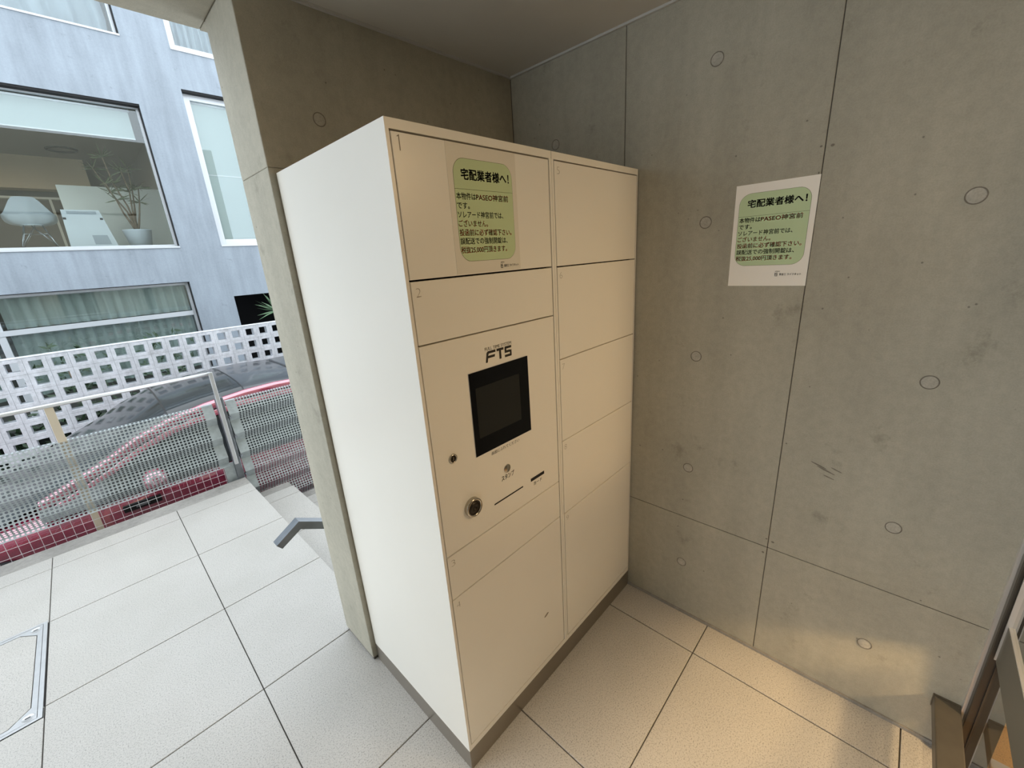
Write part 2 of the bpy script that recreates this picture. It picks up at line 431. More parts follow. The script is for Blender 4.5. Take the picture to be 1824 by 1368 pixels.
# ------------------------------------------------------------------ glass door beside the right wall
door = struct(MB().box(.962, 1.0, DOOR_Y-.055, DOOR_Y+.012, 0, CEIL_Z).build('door_1', 'bronze', bevel=.002))
MB().box(.984, 1.0, DOOR_Y+.012, DOOR_Y+.019, 0, CEIL_Z).build('door_trim', 'rail_white', door)
MB().box(.956, .962, DOOR_Y-.052, DOOR_Y-.004, 0, CEIL_Z).build('door_seal', 'gasket_and_gap_shade', door)
MB().box(.953, .956, DOOR_Y-.012, DOOR_Y+.004, .43, CEIL_Z).build('door_seal_strip', 'rail_white', door)
def pane(z0, z1, name, mat): MB().add([(-.75, DOOR_Y-.006, z0), (.953, DOOR_Y-.006, z0), (.953, DOOR_Y-.006, z1), (-.75, DOOR_Y-.006, z1)], [(0, 1, 2, 3)]).build(name, mat, door)
pane(.545, CEIL_Z, 'tinted_pane', 'door_tint'); pane(.01, .427, 'clear_pane', 'door_glass')
MB().box(-.75, .953, DOOR_Y-.012, DOOR_Y, .427, .541).build('bottom_rail', 'panel_grey', door)
MB().box(-.75, .953, DOOR_Y-.011, DOOR_Y-.0005, .541, .545).build('pane_joint', 'rail_white', door)
MB().box(1.02, 1.05, -1.9, -1.16, 0, .012).build('reflection_strip', 'rail_white', door)  # pale strip on the hall floor standing in for a reflected line of light

# ------------------------------------------------------------------ parcel locker
LW, LD, LH, PL = .996, .580, 1.80, .081
lk = thing('parcel_locker', 'white two-column steel parcel locker with touch screen, standing in the concrete corner', 'locker', (LW/2, LD/2, 0))
A = At(lk)
A(MB().box(0, LW, 0, LD, 0, PL), 'plinth', 'plinth_steel', bevel=.001, seg=1, label='brushed steel plinth')
body = MB().box(0, .0082, 0, LD, PL, LH).box(LW-.0045, LW, 0, LD, PL, LH).box(.0082, LW-.0045, 0, LD, 1.7815, LH) \
    .box(.0082, LW-.0045, 0, LD, PL, .1005).box(.4925, .5018, 0, LD, .1005, 1.7815).box(.5030, .5118, 0, LD, .1005, 1.7815) \
    .box(.0082, LW-.0045, LD-.01, LD, .1005, 1.7815)
cas = A(body, 'casing', 'locker_white')
A(MB().box(.0082, LW-.0045, .022, .03, .1005, 1.7815).box(.5018, .5030, .004, .02, .1005, 1.7815), 'door_gap_shade', 'gasket_and_gap_shade')  # black backing colours in the shade inside the door gaps
A(MB().box(.5021, .5027, -.0004, .3, 1.7815, LH+.0004), 'seam', 'gasket_and_gap_shade')
DL, DR = (.0110, .4888), (.5155, LW-.0075)
doors = {1: (DL, 1.5015, 1.7780), 2: (DL, 1.3615, 1.4975), 3: (DL, .6615, .7965), 4: (DL, .1040, .6580),
         5: (DR, 1.5000, 1.7780), 6: (DR, 1.2190, 1.4965), 7: (DR, .9380, 1.2155), 8: (DR, .6580, .9345), 9: (DR, .1040, .6545)}
for n_, ((x0, x1), z0, z1) in doors.items():
    d = A(MB().box(x0, x1, 0, .018, z0, z1), 'door', 'locker_white', bevel=.0012, label='compartment door numbered %d' % n_)
    t = MB(); cw = .0065 if n_ == 1 else .0145
    if n_ == 1: t.add([(x0+a_, -.0004, z1-b_) for a_, b_ in ((.0160, .0055), (.0178, .0040), (.0178, .0325), (.0160, .0325), (.0160, .0075), (.0125, .0088), (.0125, .0074))], [(0, 1, 2, 3), (0, 4, 5, 6)])
    else: put_text(t, str(n_), (x0+.0105, -.0004, z1-.0325), (1,0,0), (0,0,1), 0, cw*.85, 0, .0285, -.03)
    A(t, 'door_number', 'ink_grey', d)
    if n_ == 4:
        k = 12
        A(MB().add([(.392+.011*math.cos(2*math.pi*i/k)*(1-.3*math.sin(i)), -.0003, .303+.0045*math.sin(2*math.pi*i/k)+.004*math.cos(2*math.pi*i/k)) for i in range(k)], [tuple(range(k))]), 'scuff_mark', 'ink_grey', d)
pn = A(MB().box(DL[0], DL[1], 0, .018, .8000, 1.3580), 'control_panel', 'locker_white', bevel=.0012, label='control panel with touch screen, key switch and card slot')
X, Z = (1,0,0), (0,0,1)
# screen window: deep black bezel with a sunk display behind it
A(MB().box(.1395, .3625, -.0012, .004, 1.0352, 1.2655), 'screen_edge', 'rail_white', pn)
A(MB().box(.1405, .3615, -.0018, .004, 1.0362, 1.2645), 'screen_bezel', 'screen_black', pn)
A(MB().box(.158, .322, -.0023, -.0017, 1.084, 1.222), 'display', 'screen_glass', pn)
# logo on the panel
t = MB(); put_text(t, 'FULL TIME SYSTEM', (0, -.0005, 0), X, Z, .2035, .3005, 1.3105, .0118)
def bar(pts): t.add([(x, -.0005, z) for x, z in pts], [tuple(range(len(pts)))])
b0, b1 = 1.2790, 1.3080; q = .0065; m0 = b0+.0105
bar([(.2030, b0), (.2100, b0), (.2120, m0), (.2360, m0), (.2378, m0+q), (.2068, m0+q)]) ; bar([(.2068, m0+q), (.2130, m0+q), (.2155, b1-q), (.2400, b1-q), (.2400, b1), (.2125, b1), (.2080, b1-.004)])
bar([(.2440, b1-q), (.2700, b1-q), (.2700, b1), (.2440, b1)]); bar([(.2530, b0), (.2605, b0), (.2605, b1-q), (.2530, b1-q)])
bar([(.2740, b0), (.2985, b0), (.3000, b0+.002), (.3000, b0+q), (.2740, b0+q)]); bar([(.2935, b0+q), (.3000, b0+q), (.3000, m0+q), (.2935, m0+q)])
bar([(.2740, m0+.001), (.2935, m0+.001), (.2935, m0+q+.001), (.2740, m0+q+.001)]); bar([(.2740, m0+q+.001), (.2805, m0+q+.001), (.2805, b1-q), (.2740, b1-q)]); bar([(.2740, b1-q), (.3000, b1-q), (.3000, b1), (.2760, b1), (.2740, b1-.002)])
A(t, 'logo_lettering', 'ink', pn, kind='stuff')
for nm, args in (('touch_lettering', ('画面にふれてください', (0, -.0005, 0), X, Z, .196, .308, 1.0195, .0112)), ('button_lettering', ('スタンプ', (0, -.0005, 0), X, Z, .2262, .2778, .9240, .0185, .008)), ('slot_lettering', ('カード', (0, -.0005, 0), X, Z, .3615, .4010, .8460, .0145, .006))):
    t = MB(); put_text(t, *args); A(t, nm, 'ink', pn, kind='stuff')
def round_part(cx, cz, prof, name, mat): return A(MB().lathe(prof, cx, 0, 28, 'y', cz), name, mat, pn)
round_part(.0655, 1.0650, [(.0122, 0), (.0122, -.003), (.0108, -.0045), (.0092, -.0045), (.0085, -.003)], 'key_switch', 'chrome')
round_part(.0655, 1.0650, [(.0088, -.0025), (.0062, -.0030), (.0001, -.0030)], 'key_cylinder', 'keyhole')
A(MB().box(.0645, .0665, -.0040, -.002, 1.0600, 1.0700), 'key_slot', 'chrome', pn)
round_part(.2508, .9550, [(.0130, 0), (.0130, -.0012), (.0120, -.0020), (.0001, -.0022)], 'stamp_button', 'chrome')
A(MB().box(.349, .4138, -.0006, .004, .8637, .8740), 'card_slot', 'slot_black', pn)
A(MB().box(.1905, .3120, -.0006, .004, .8632, .8672), 'receipt_slot', 'slot_black', pn)
round_part(.1105, .9030, [(.0270, 0), (.0270, -.010), (.0255, -.0125), (.0215, -.0125), (.0205, -.010)], 'main_lock', 'chrome')
round_part(.1105, .9030, [(.0208, -.0105), (.0150, -.0085), (.0145, -.0115), (.0060, -.0115), (.0050, -.009), (.0001, -.009)], 'lock_cylinder', 'keyhole')

# ------------------------------------------------------------------ the two printed notices
def notice(name, label, org, u, v, w_, h_, paper, box, rows, title, rule, logo, thick):
    """org: top-left of the sheet; u right, v down (unit vectors)"""
    o = thing(name, label, 'notice', org); B = At(o)
    org, u, v = Vector(org), Vector(u), Vector(v); n = u.cross(v)          # into the wall
    P = lambda a, b, d=0: org + u*a + v*b - n*d
    B(MB().prism([P(0,0,0), P(0,h_,0), P(w_,h_,0), P(w_,0,0)], -n*thick), 'sheet', paper)
    x0, y0, x1, y1 = box; r = .032
    def rrect(k, d):
        pts = []
        for cx, cy, a0 in ((x1-r, y0+r, -90), (x1-r, y1-r, 0), (x0+r, y1-r, 90), (x0+r, y0+r, 180)):
            for i in range(9):
                a = math.radians(a0 + i*90/8); pts.append(P(cx+(r-k)*math.cos(a), cy+(r-k)*math.sin(a), d))
        return pts
    e = thick
    B(MB().add(rrect(0, e+.0002), [tuple(range(36))]), 'notice_border', 'notice_line')
    B(MB().add(rrect(.0007, e+.0004), [tuple(range(36))]), 'notice_panel', 'notice_green')
    B(MB().add([P(x0, rule, e+.0006), P(x1, rule, e+.0006), P(x1, rule+.0007, e+.0006), P(x0, rule+.0007, e+.0006)], [(0,1,2,3)]), 'notice_rule', 'notice_line')
    O = P(0, 0, e+.0006)
    for txt, col, xa, xb, yb, hh, bold in [title] + rows:
        t_ = MB(); put_text(t_, txt, O, u, -v, xa, xb, -yb, hh, bold)
        B(t_, 'title_lettering' if hh > .02 else 'lettering', 'text_black' if col == 'k' else 'text_red', kind='stuff')
    tb = MB()
    xa, xb, yb = logo; l0 = xa
    put_text(tb, '長谷工 ライフネット', O, u, -v, xa+.0125, xb, -yb, .0072, .01)
    put_text(tb, '管理会社', O, u, -v, xa+.001, xa+.014, -(yb-.010), .0036)
    def sq(a, b, c, d): tb.add([P(a, b, e+.0006), P(a, d, e+.0006), P(c, d, e+.0006), P(c, b, e+.0006)], [(0,1,2,3)])
    sq(l0+.001, yb-.0075, l0+.0028, yb+.0005); sq(l0+.0062, yb-.0045, l0+.008, yb+.0005); sq(l0+.0028, yb-.0045, l0+.0062, yb-.003); sq(l0+.0045, yb-.0075, l0+.008, yb-.006); sq(l0+.001, yb+.0012, l0+.008, yb+.0026)
    B(tb, 'publisher_mark', 'text_black', kind='stuff')
    return o
def rows_at(x, R, y, sc=1.0, w=None):
    W = dict(a=(0, .066), b=(.0665, .166))
    k = sc; out = []
    def add(t, c, a, b, yy, bold): out.append((t, c, x+a*k, x+b*k, yy, .0155*min(1, 1), bold))
    add('本物件は', 'k', 0, .0575, y[0], .012); add('PASEO神宮前', 'r', .0590, .1650, y[0], .012)
    add('です。', 'k', 0, .0365, y[1], .012)
    add('ソレアード神宮前では、', 'k', 0, .1440, y[2], .010)
    add('ございません。', 'r', 0, .0900, y[3], .008)
    add('投函前に必ず確認下さい。', 'r', 0, .1700, y[4], .012)
    add('誤配送での強制開錠は、', 'k', 0, .1540, y[5], .012)
    add('税抜25,000円頂きます。', 'r', 0, .1500, y[6], .012)
    return out
PY, PZ = -.3261, 1.6965
ys = [PZ-1.5945, PZ-1.5755, PZ-1.5568, PZ-1.5385, PZ-1.5195, PZ-1.5010, PZ-1.4820]
ys = [v_+.0045 for v_ in ys]
notice('wall_notice', 'white sheet with green panel notice taped to the bare concrete wall', (RIGHT_X, PY, PZ), (0,-1,0), (0,0,-1), .210, .297,
       'paper', (.0125, .0255, .1960, .2355), rows_at(.0165, 1, ys), ('宅配業者様へ！', 'k', .036, .186, PZ-1.6325, .0235, .022), PZ-1.6067, (.128, .196, PZ-1.4308), .0008)
PX, PZ2 = .1388, 1.7775
ys2 = [PZ2-1.6660, PZ2-1.6465, PZ2-1.6275, PZ2-1.6085, PZ2-1.5890, PZ2-1.5705, PZ2-1.5510]
notice('locker_notice', 'laminated green panel notice stuck on the top left locker door', (PX, 0, PZ2), (1,0,0), (0,0,-1), .2168, .2735,
       'laminate', (.0150, .0280, .2010, .2465), rows_at(.0180, 1, ys2), ('宅配業者様へ！', 'k', .037, .189, PZ2-1.7080, .0240, .022), PZ2-1.6868, (.142, .2085, PZ2-1.5125), .0006)

# ------------------------------------------------------------------ steel bar by the door, stair handrail
gb = thing('guard_bar', 'low steel bar fixed to the concrete wall in front of the glass door', 'bar', (.4, -1.037, .17)); A = At(gb)
A(MB().box(-.30, .999, -1.066, -1.010, .150, .192), 'bar', 'steel_dark', bevel=.003)
A(MB().prism([(.999, -1.068, .150), (.999, -1.008, .150), (.999, -1.008, .194), (.999, -1.068, .194)], (-.006, 0, 0)), 'end_plate', 'steel_dark')
A(MB().tube([(-.25, -1.04, .15), (-.25, -1.04, .001)], .014, 10).lathe([(.0001, .006), (.04, .006), (.04, 0)], -.25, -1.04, 16), 'foot', 'steel_dark')

hr = thing('stair_handrail', 'bent steel handrail sloping down the steps behind the concrete wall end', 'handrail', (0, .93, .5)); A = At(hr)
path = [(-.172, .497), (-.080, .5555), (.95, .5555-.94*.62)]
mb = MB(); hw, hh = .021, .034
rows = []
for i, (x, z) in enumerate(path):
    sc = 1
    rows.append([(x, .93-hw, z), (x, .93+hw, z), (x, .93+hw, z-hh*1.15), (x, .93-hw, z-hh*1.15)])
rows[0] = [(-.178, .93-hw, .503-.008), (-.178, .93+hw, .503-.008), (-.160, .93+hw, .470), (-.160, .93-hw, .470)]
mb.grid(rows, False, True); mb.f += [(3, 2, 1, 0), (8, 9, 10, 11)]; mb.sm += [False, False]
A(mb, 'rail', 'post_steel', bevel=.002)
for x in (.12, .75):
    z = .5555 - (x+.08)*.608
    A(MB().tube([(x, .93, z-.03), (x, .93, z-.06), (x, BACK_OUT+.001, z-.06)], .008, 8), 'bracket', 'steel_dark')

# ------------------------------------------------------------------ access cover in the terrace floor
ac = thing('access_cover', 'square stainless access cover with tile infill set in the terrace floor', 'access cover', (-1.297, 1.677, 0)); A = At(ac)
cx0, cx1, cy0, cy1 = -1.635, -.9575, 1.3415, 2.0145
def ring_poly(mb, outer, inner, z0, z1):
    n = len(outer); vs = [(x, y, z1) for x, y in outer] + [(x, y, z1) for x, y in inner] + [(x, y, z0) for x, y in outer] + [(x, y, z0) for x, y in inner]
    fs = []
    for i in range(n):
        j = (i+1) % n
        fs += [(i, j, n+j, n+i), (i, 2*n+i, 2*n+j, j), (n+i, n+j, 3*n+j, 3*n+i), (2*n+i, 3*n+i, 3*n+j, 2*n+j)]
    mb.add(vs, fs)
def rect(k): return [(cx0+k, cy0+k), (cx1-k, cy0+k), (cx1-k, cy1-k), (cx0+k, cy1-k)]
mb = MB(); ring_poly(mb, rect(.0045), rect(.0175), -.02, .0015); A(mb, 'outer_frame', 'steel')
mb = MB()
k, c = .0355, .055
o8 = [(cx0+.0195, cy0+.0195), (cx0+.1, cy0+.0195), (cx1-.1, cy0+.0195), (cx1-.0195, cy0+.0195), (cx1-.0195, cy0+.1), (cx1-.0195, cy1-.1), (cx1-.0195, cy1-.0195), (cx1-.1, cy1-.0195), (cx0+.1, cy1-.0195), (cx0+.0195, cy1-.0195), (cx0+.0195, cy1-.1), (cx0+.0195, cy0+.1)]
a0, a1, b0_, b1_ = cx0+k, cx1-k, cy0+k, cy1-k
i8 = [(a0+c*.5, b0_+c*.5), (a0+c, b0_), (a1-c, b0_), (a1-c*.5, b0_+c*.5), (a1, b0_+c), (a1, b1_-c), (a1-c*.5, b1_-c*.5), (a1-c, b1_), (a0+c, b1_), (a0+c*.5, b1_-c*.5), (a0, b1_-c), (a0, b0_+c)]
ring_poly(mb, o8, i8, -.02, .001); A(mb, 'cover_frame', 'steel')
i8b = [(x*.99+(-1.296)*.01, y*.99+1.678*.01) for x, y in i8]
mb = MB().prism([(x, y, -.012) for x, y in i8b], (0, 0, .0125)); A(mb, 'infill_tile', 'tile')
A(MB().box(cx0, cx1, cy0, cy1, -.03, -.02).box(cx0, cx1, cy0, cy1, -.0056, -.005), 'pan', 'gasket_and_gap_shade')
for sx, sy in ((cx1-.043, cy0+.043), (cx1-.043, cy1-.043), (cx0+.043, cy0+.043), (cx0+.043, cy1-.043)):
    l = A(MB().lathe([(.0185, .0012), (.0185, .0022), (.0160, .0022), (.0155, .0014), (.0001, .0014)], sx, sy, 24), 'cover_lock', 'steel')
    A(MB().box(sx-.007, sx+.007, sy-.0016, sy+.0016, .0010, .0024), 'lock_slot', 'gasket_and_gap_shade', l)

# ------------------------------------------------------------------ perforated sheet fences
def perforated(mb, x0, x1, prof, pitch=.0208, rad=.0074, blank=3):
    nx = max(1, int(round((x1-x0)/pitch))); dx = (x1-x0)/nx
    for (ya, za), (yb_, zb) in zip(prof[:-1], prof[1:]):
        Ld = math.hypot(yb_-ya, zb-za); nr = max(1, int(round(Ld/pitch))); 
        for r in range(nr):
            t0, tm, t1 = r/nr, (r+.5)/nr, (r+1)/nr
            L_ = lambda s: (ya+(yb_-ya)*s, za+(zb-za)*s)
            dv = rad/Ld
            for i in range(nx):
                a, b = x0+i*dx, x0+(i+1)*dx; m_ = (a+b)/2
                def P(x, s): y, z = L_(s); return (x, y, z)
                if i < blank or i >= nx-blank:
                    mb.add([P(a, t0), P(b, t0), P(b, t1), P(a, t1)], [(0,1,2,3)]); continue
                o = [P(a, t0), P(m_, t0), P(b, t0), P(b, tm), P(b, t1), P(m_, t1), P(a, t1), P(a, tm)]
                h = [P(m_+rad*math.cos(q_), tm+dv*math.sin(q_)) for q_ in [math.radians(-135+45*k_) for k_ in range(8)]]
                mb.add(o+h, [(k_, (k_+1) % 8, 8+(k_+1) % 8, 8+k_) for k_ in range(8)])
FY = 2.885
def profile(top, n):
    p = [(FY+.018, top+.004)]; z = top
    for k in range(n):
        p += [(FY+.0, z), (FY-.040, z-.098), (FY, z-.162)]; z -= .162
    p = [p[0]] + [q for i, q in enumerate(p[1:]) if i == 0 or q != p[i]]
    return p
def dedupe(p):
    out = [p[0]]
    for q in p[1:]:
        if q != out[-1]: out.append(q)
    return out
pf = thing('perforated_fence', 'folded perforated metal fence along the terrace edge', 'fence', (-.95, FY, 0)); A = At(pf)
for x0, x1 in ((-2.9, -1.46), (-1.455, .030)):
    mb = MB(); perforated(mb, x0, x1, dedupe(profile(.625, 3)) + [(FY-.02, .120)]); A(mb, 'perforated_panel', 'galvanised')
wm = MB()
x = -2.9
while x < .03:
    wm.tube([(x, FY+.004, .14), (x, FY+.004, -.02)], .0019, 4, False); x += .0465
for z in (.062, .006): wm.tube([(-2.9, FY+.001, z), (.03, FY+.001, z)], .0019, 4, False)
A(wm, 'wire_mesh', 'rail_white', kind='stuff')
for x in (-2.16, -.745): A(MB().box(x-.018, x+.018, FY+.022, FY+.030, STREET_Z, .64), 'fence_post', 'beige_paint', bevel=.002)
A(MB().box(-.012, .055, FY-.004, FY+.004, -.1, .14), 'end_plate', 'galvanised')
sf = thing('stair_fence', 'folded perforated metal fence beside the steps, lower than terrace level', 'fence', (.55, FY, -.1)); A = At(sf)
mb = MB(); perforated(mb, .112, 1.35, dedupe(profile(.625, 8))); A(mb, 'perforated_panel', 'galvanised')
A(MB().box(1.36, 1.40, FY-.01, FY+.03, STREET_Z, .66), 'fence_post', 'post_steel', bevel=.002)
gp = A(MB().box(.056, .104, FY-.026, FY+.030, STREET_Z, .665), 'corner_post', 'post_steel', bevel=.004)
for z in (.585, .425, .262, .10):
    A(MB().tube([(.112, FY-.012, z-.085), (.118, FY-.034, z-.085)], .009, 8), 'fixing_bolt', 'post_steel', gp)
hd = thing('guard_rail', 'slim pale metal rail above the perforated terrace fence', 'rail', (-.9, FY, .87)); A = At(hd)
A(MB().tube([(-2.9, FY-.035, .868), (.068, FY-.035, .862)], .0125, 12), 'top_rail', 'rail_white')
A(MB().box(.056, .081, FY-.055, FY-.030, .13, .872), 'end_leg', 'steel', bevel=.003, label='grey square steel leg')
for x in (-2.16, -.745): A(MB().box(x-.019, x+.019, FY-.039, FY-.031, .63, .860), 'rail_bracket', 'beige_paint', bevel=.001)

# ------------------------------------------------------------------ red car parked behind the fence (nose to the left)
CY = 4.02
car = thing('car', 'red hatchback with black glass roof parked behind the perforated fence', 'car', (.1, CY, STREET_Z)); A = At(car)
low = [(-2.05, -.24, .56), (-1.95, -.13, .70), (-1.65, -.05, .80), (-1.15, .02, .845), (-.5, .05, .865), (.5, .07, .865), (1.4, .09, .855), (1.95, .06, .80), (2.08, -.10, .70)]
rows = []
for x, zb, h in low:
    half = [(h*.0, zb+.055), (h*.45, zb+.045), (h*.80, zb+.022), (h*.97, zb-.02), (h*1.0, zb-.10), (h*.985, zb-.22), (h*1.0, -.38), (h*.97, -.55), (h*.86, -.64), (h*.3, -.66)]
    rows.append([(x, CY-a, z) for a, z in half] + [(x, CY+a, z) for a, z in half[::-1]])
mb = MB(); mb.grid(rows, True, True)
n_ = len(rows[0]); mb.f += [tuple(range(n_)), tuple(range(n_*(len(rows)-1), n_*len(rows)))[::-1]]; mb.sm += [True, True]
A(mb, 'body', 'car_paint')
gh = [(-1.28, .05, .03, .72), (-1.0, .175, .12, .69), (-.63, .35, .275, .665), (-.42, .475, .385, .655), (-.2, .565, .462, .65), (.05, .602, .512, .65), (.35, .622, .545, .65), (.6, .618, .552, .65), (1.0, .588, .532, .65), (1.5, .49, .44, .64), (1.85, .30, .26, .64), (2.0, .08, .06, .66)]
def cap(x, zc, ze, h, k=9): return [(x, CY - h*math.cos(math.pi*i/(k-1)), ze + (zc-ze)*math.sin(math.pi*i/(k-1))**.8) for i in range(k)]
def roofpart(i0, i1, name, mat, lift=0):
    mb = MB(); mb.grid([[(x, y, z+lift) for x, y, z in cap(*g)] for g in gh[i0:i1+1]]); return A(mb, name, mat)
roofpart(0, 4, 'windshield', 'car_glass'); roofpart(4, 6, 'roof_glass', 'car_glass'); roofpart(6, 9, 'roof', 'car_black'); roofpart(9, 11, 'rear_window', 'car_glass')
mb = MB(); mb.grid([[(x, y, z+.0025) for x, y, z in cap(x_, zc, ze, h)] for x, x_, zc, ze, h in ((-.205, -.205, .563, .46, .65), (-.193, -.193, .567, .4635, .65))]); A(mb, 'glass_seam', 'car_trim')
g6 = gh[6]; mb = MB(); mb.grid([[(x+.02*s, y, z+.0015) for x, y, z in cap(*g6)] for s in (0, .5)]); A(mb, 'roof_header', 'car_trim')
A(MB().box(.86, 1.05, CY-.35, CY+.35, .575, .612), 'roof_hatch', 'car_black', bevel=.01)
for s in (-1, 1):
    up = [(x, CY+s*(h+.004), ze-.012) for x, zc, ze, h in gh[1:]]; dn = [(x, CY+s*.85, .04) for x, zc, ze, h in gh[1:]]
    mb = MB(); mb.grid([up, dn]); A(mb, 'side_glass', 'car_glass')
    def strip(z0, z1, o0, o1, sl=slice(1, None)):
        r = []
        for x, zc, ze, h in gh[sl]:
            r.append([(x, CY+s*(h-.02), ze+.018), (x, CY+s*(h+o0), ze+z0), (x, CY+s*(h+(o0+o1)/2+.012), ze+(z0+z1)/2), (x, CY+s*(h+o1), ze+z1)])
        return MB().grid(r)
    A(strip(.016, -.042, .01, .034), 'roof_rail', 'car_paint'); A(strip(-.043, -.048, .033, .034), 'rail_groove', 'car_trim'); A(strip(-.049, -.095, .036, .066), 'door_frame', 'car_paint')
    mx, my = -.40, CY+s*.93
    rows = []
    for i in range(7):
        a = math.pi*i/6; rr = max(.02, math.sin(a))
        rows.append([(mx + .085*rr*math.cos(b_)*.9, my + .105*-math.cos(a), .125 + .085*rr*math.sin(b_)) for b_ in [2*math.pi*k_/12 for k_ in range(12)]])
    mi = MB(); mi.grid(rows, True, True); m_o = A(mi, 'wing_mirror', 'car_paint')
    A(MB().prism([(mx-.05, CY+s*.82, .05), (mx+.05, CY+s*.82, .05), (mx+.04, CY+s*.82, .10), (mx-.04, CY+s*.82, .10)], (0, s*.07, .02)), 'mirror_arm', 'car_trim', m_o)
    A(MB().box(-.62, -.40, CY+s*.862, CY+s*.882, -.075, -.02), 'side_vent', 'car_trim', bevel=.006)
    A(MB().box(-.55, -.47, CY+s*.874, CY+s*.886, -.058, -.045), 'vent_blade', 'alloy', bevel=.003)
    A(MB().grid([[(-2.0, CY+s*.60, -.16), (-1.97, CY+s*.66, -.15), (-1.75, CY+s*.78, -.10), (-1.6, CY+s*.818, -.085)], [(-2.06, CY+s*.58, -.25), (-2.0, CY+s*.70, -.25), (-1.75, CY+s*.80, -.20), (-1.62, CY+s*.825, -.15)]]), 'headlight', 'lamp_clear')
    for x in (-1.28, 1.38):
        wh = A(MB().lathe([(.20, .10), (.31, .10), (.33, .07), (.33, -.07), (.31, -.10), (.20, -.10)], x, CY+s*.79, 28, 'y', STREET_Z+.33), 'wheel', 'rubber_and_head_shade')
        A(MB().lathe([(.0001, .103), (.05, .103), (.19, .09), (.205, .10), (.205, -.10), (.0001, -.10)], x, CY+s*.79, 20, 'y', STREET_Z+.33), 'wheel_rim', 'alloy', wh)

# ------------------------------------------------------------------ white pierced block wall across the lane
BY, BP = 5.12, .1502
bw = thing('pierced_block_wall', 'long white wall of pierced square concrete blocks behind the car', 'wall', (0, BY, STREET_Z)); A = At(bw)
xs0 = -.5715; ztop = .933; zc0 = .846
A(MB().box(-4.5, 3.0, BY, BY+.10, zc0+BP/2, ztop).box(-4.5, 3.0, BY-.01, BY+.11, STREET_Z, zc0-10.5*BP), 'coping', 'block_white', bevel=.004)
def block_mesh():
    mb = MB(); a = BP/2-.0007; h0 = .0440; h1 = .0418
    O = [(-a, -a), (a, -a), (a, a), (-a, a)]; I0 = [(-h0, -h0), (h0, -h0), (h0, h0), (-h0, h0)]; I1 = [(-h1, -h1), (h1, -h1), (h1, h1), (-h1, h1)]
    R = [[(x, 0, z) for x, z in O], [(x, 0, z) for x, z in I0], [(x, .006, z) for x, z in I1], [(x, .094, z) for x, z in I1], [(x, .10, z) for x, z in I0], [(x, .10, z) for x, z in O]]
    for i in range(5): mb.add(R[i]+R[i+1], [(k, (k+1) % 4, 4+(k+1) % 4, 4+k) for k in range(4)])
    mb.add(R[5]+R[0], [(k, (k+1) % 4, 4+(k+1) % 4, 4+k) for k in range(4)])
    return mb.mesh('concrete_block', 'block_white')
bmesh_ = block_mesh(); rest = MB()
for i in range(-9, 17):
    for j in range(11):
        x, z = xs0+i*BP, zc0-j*BP
        link('concrete_block', bmesh_, bw, (x, 0, z-STREET_Z))
mr_ = MB()
for i in list(range(-26, -9)) + list(range(17, 24)):
    x = xs0+i*BP
    for j in range(11):
        z = zc0-j*BP; a = BP/2-.0007; h = .0418
        mr_.box(x-a, x-h, BY, BY+.1, z-a, z+a); mr_.box(x+h, x+a, BY, BY+.1, z-a, z+a); mr_.box(x-h, x+h, BY, BY+.1, z+h, z+a); mr_.box(x-h, x+h, BY, BY+.1, z-a, z-h)
A(mr_, 'further_blocks', 'block_white', kind='stuff')

hg = thing('hedge', 'dark leafy hedge growing low behind the pierced white wall', 'hedge', (-1.4, 6.3, STREET_Z)); B = At(hg)
B(MB().box(-4.4, 1.0, 6.15, 6.5, STREET_Z, .05), 'inner_branches', 'leaf_dark', bevel=.08)
rng2 = random.Random(11); fo = MB()
for k in range(5200):
    c_ = Vector((rng2.uniform(-4.4, 1.0), rng2.choice((6.10, 6.12, 6.14, 6.3, 6.45)) + rng2.uniform(-.03, .03), rng2.uniform(STREET_Z+.05, .14)))
    d1 = Vector((rng2.uniform(-1, 1), rng2.uniform(-1, .4), rng2.uniform(-.6, 1))).normalized()*.05; d2 = d1.orthogonal().normalized()*.02
    fo.add([c_-d1, c_+d2, c_+d1, c_-d2], [(0,1,2,3)])
B(fo, 'foliage', 'leaf_green', kind='stuff')
# ------------------------------------------------------------------ grey apartment building across the lane
KY = 8.0
ab = thing('apartment_building', 'grey concrete apartment building with aluminium windows across the lane', 'building', (0, KY, STREET_Z)); A = At(ab)
holes = dict(big=(-2.6, .948, 2.035, 4.045), narrow=(1.527, 2.32, 2.04, 4.355), top=(-2.6, .952, 4.905, 6.6), side=(1.527, 2.32, 4.893, 6.6), low=(-3.2, .938, -.66, 1.478), dark=(1.516, 2.9, -.6, 1.175))
xsb = sorted(set([-5.5, 4.6] + [v for h in holes.values() for v in h[:2]])); zsb = sorted(set([STREET_Z, 7.6] + [v for h in holes.values() for v in h[2:]]))
mb = MB()
for x0, x1 in zip(xsb[:-1], xsb[1:]):
    run = None
    for z0, z1 in zip(zsb[:-1], zsb[1:]):
        c_ = ((x0+x1)/2, (z0+z1)/2)
        if any(h[0] < c_[0] < h[1] and h[2] < c_[1] < h[3] for h in holes.values()):
            if run: mb.box(x0, x1, KY, KY+.26, *run); run = None
        else: run = (run[0], z1) if run else (z0, z1)
    if run: mb.box(x0, x1, KY, KY+.26, *run)
A(mb, 'facade_wall', 'concrete_facade')
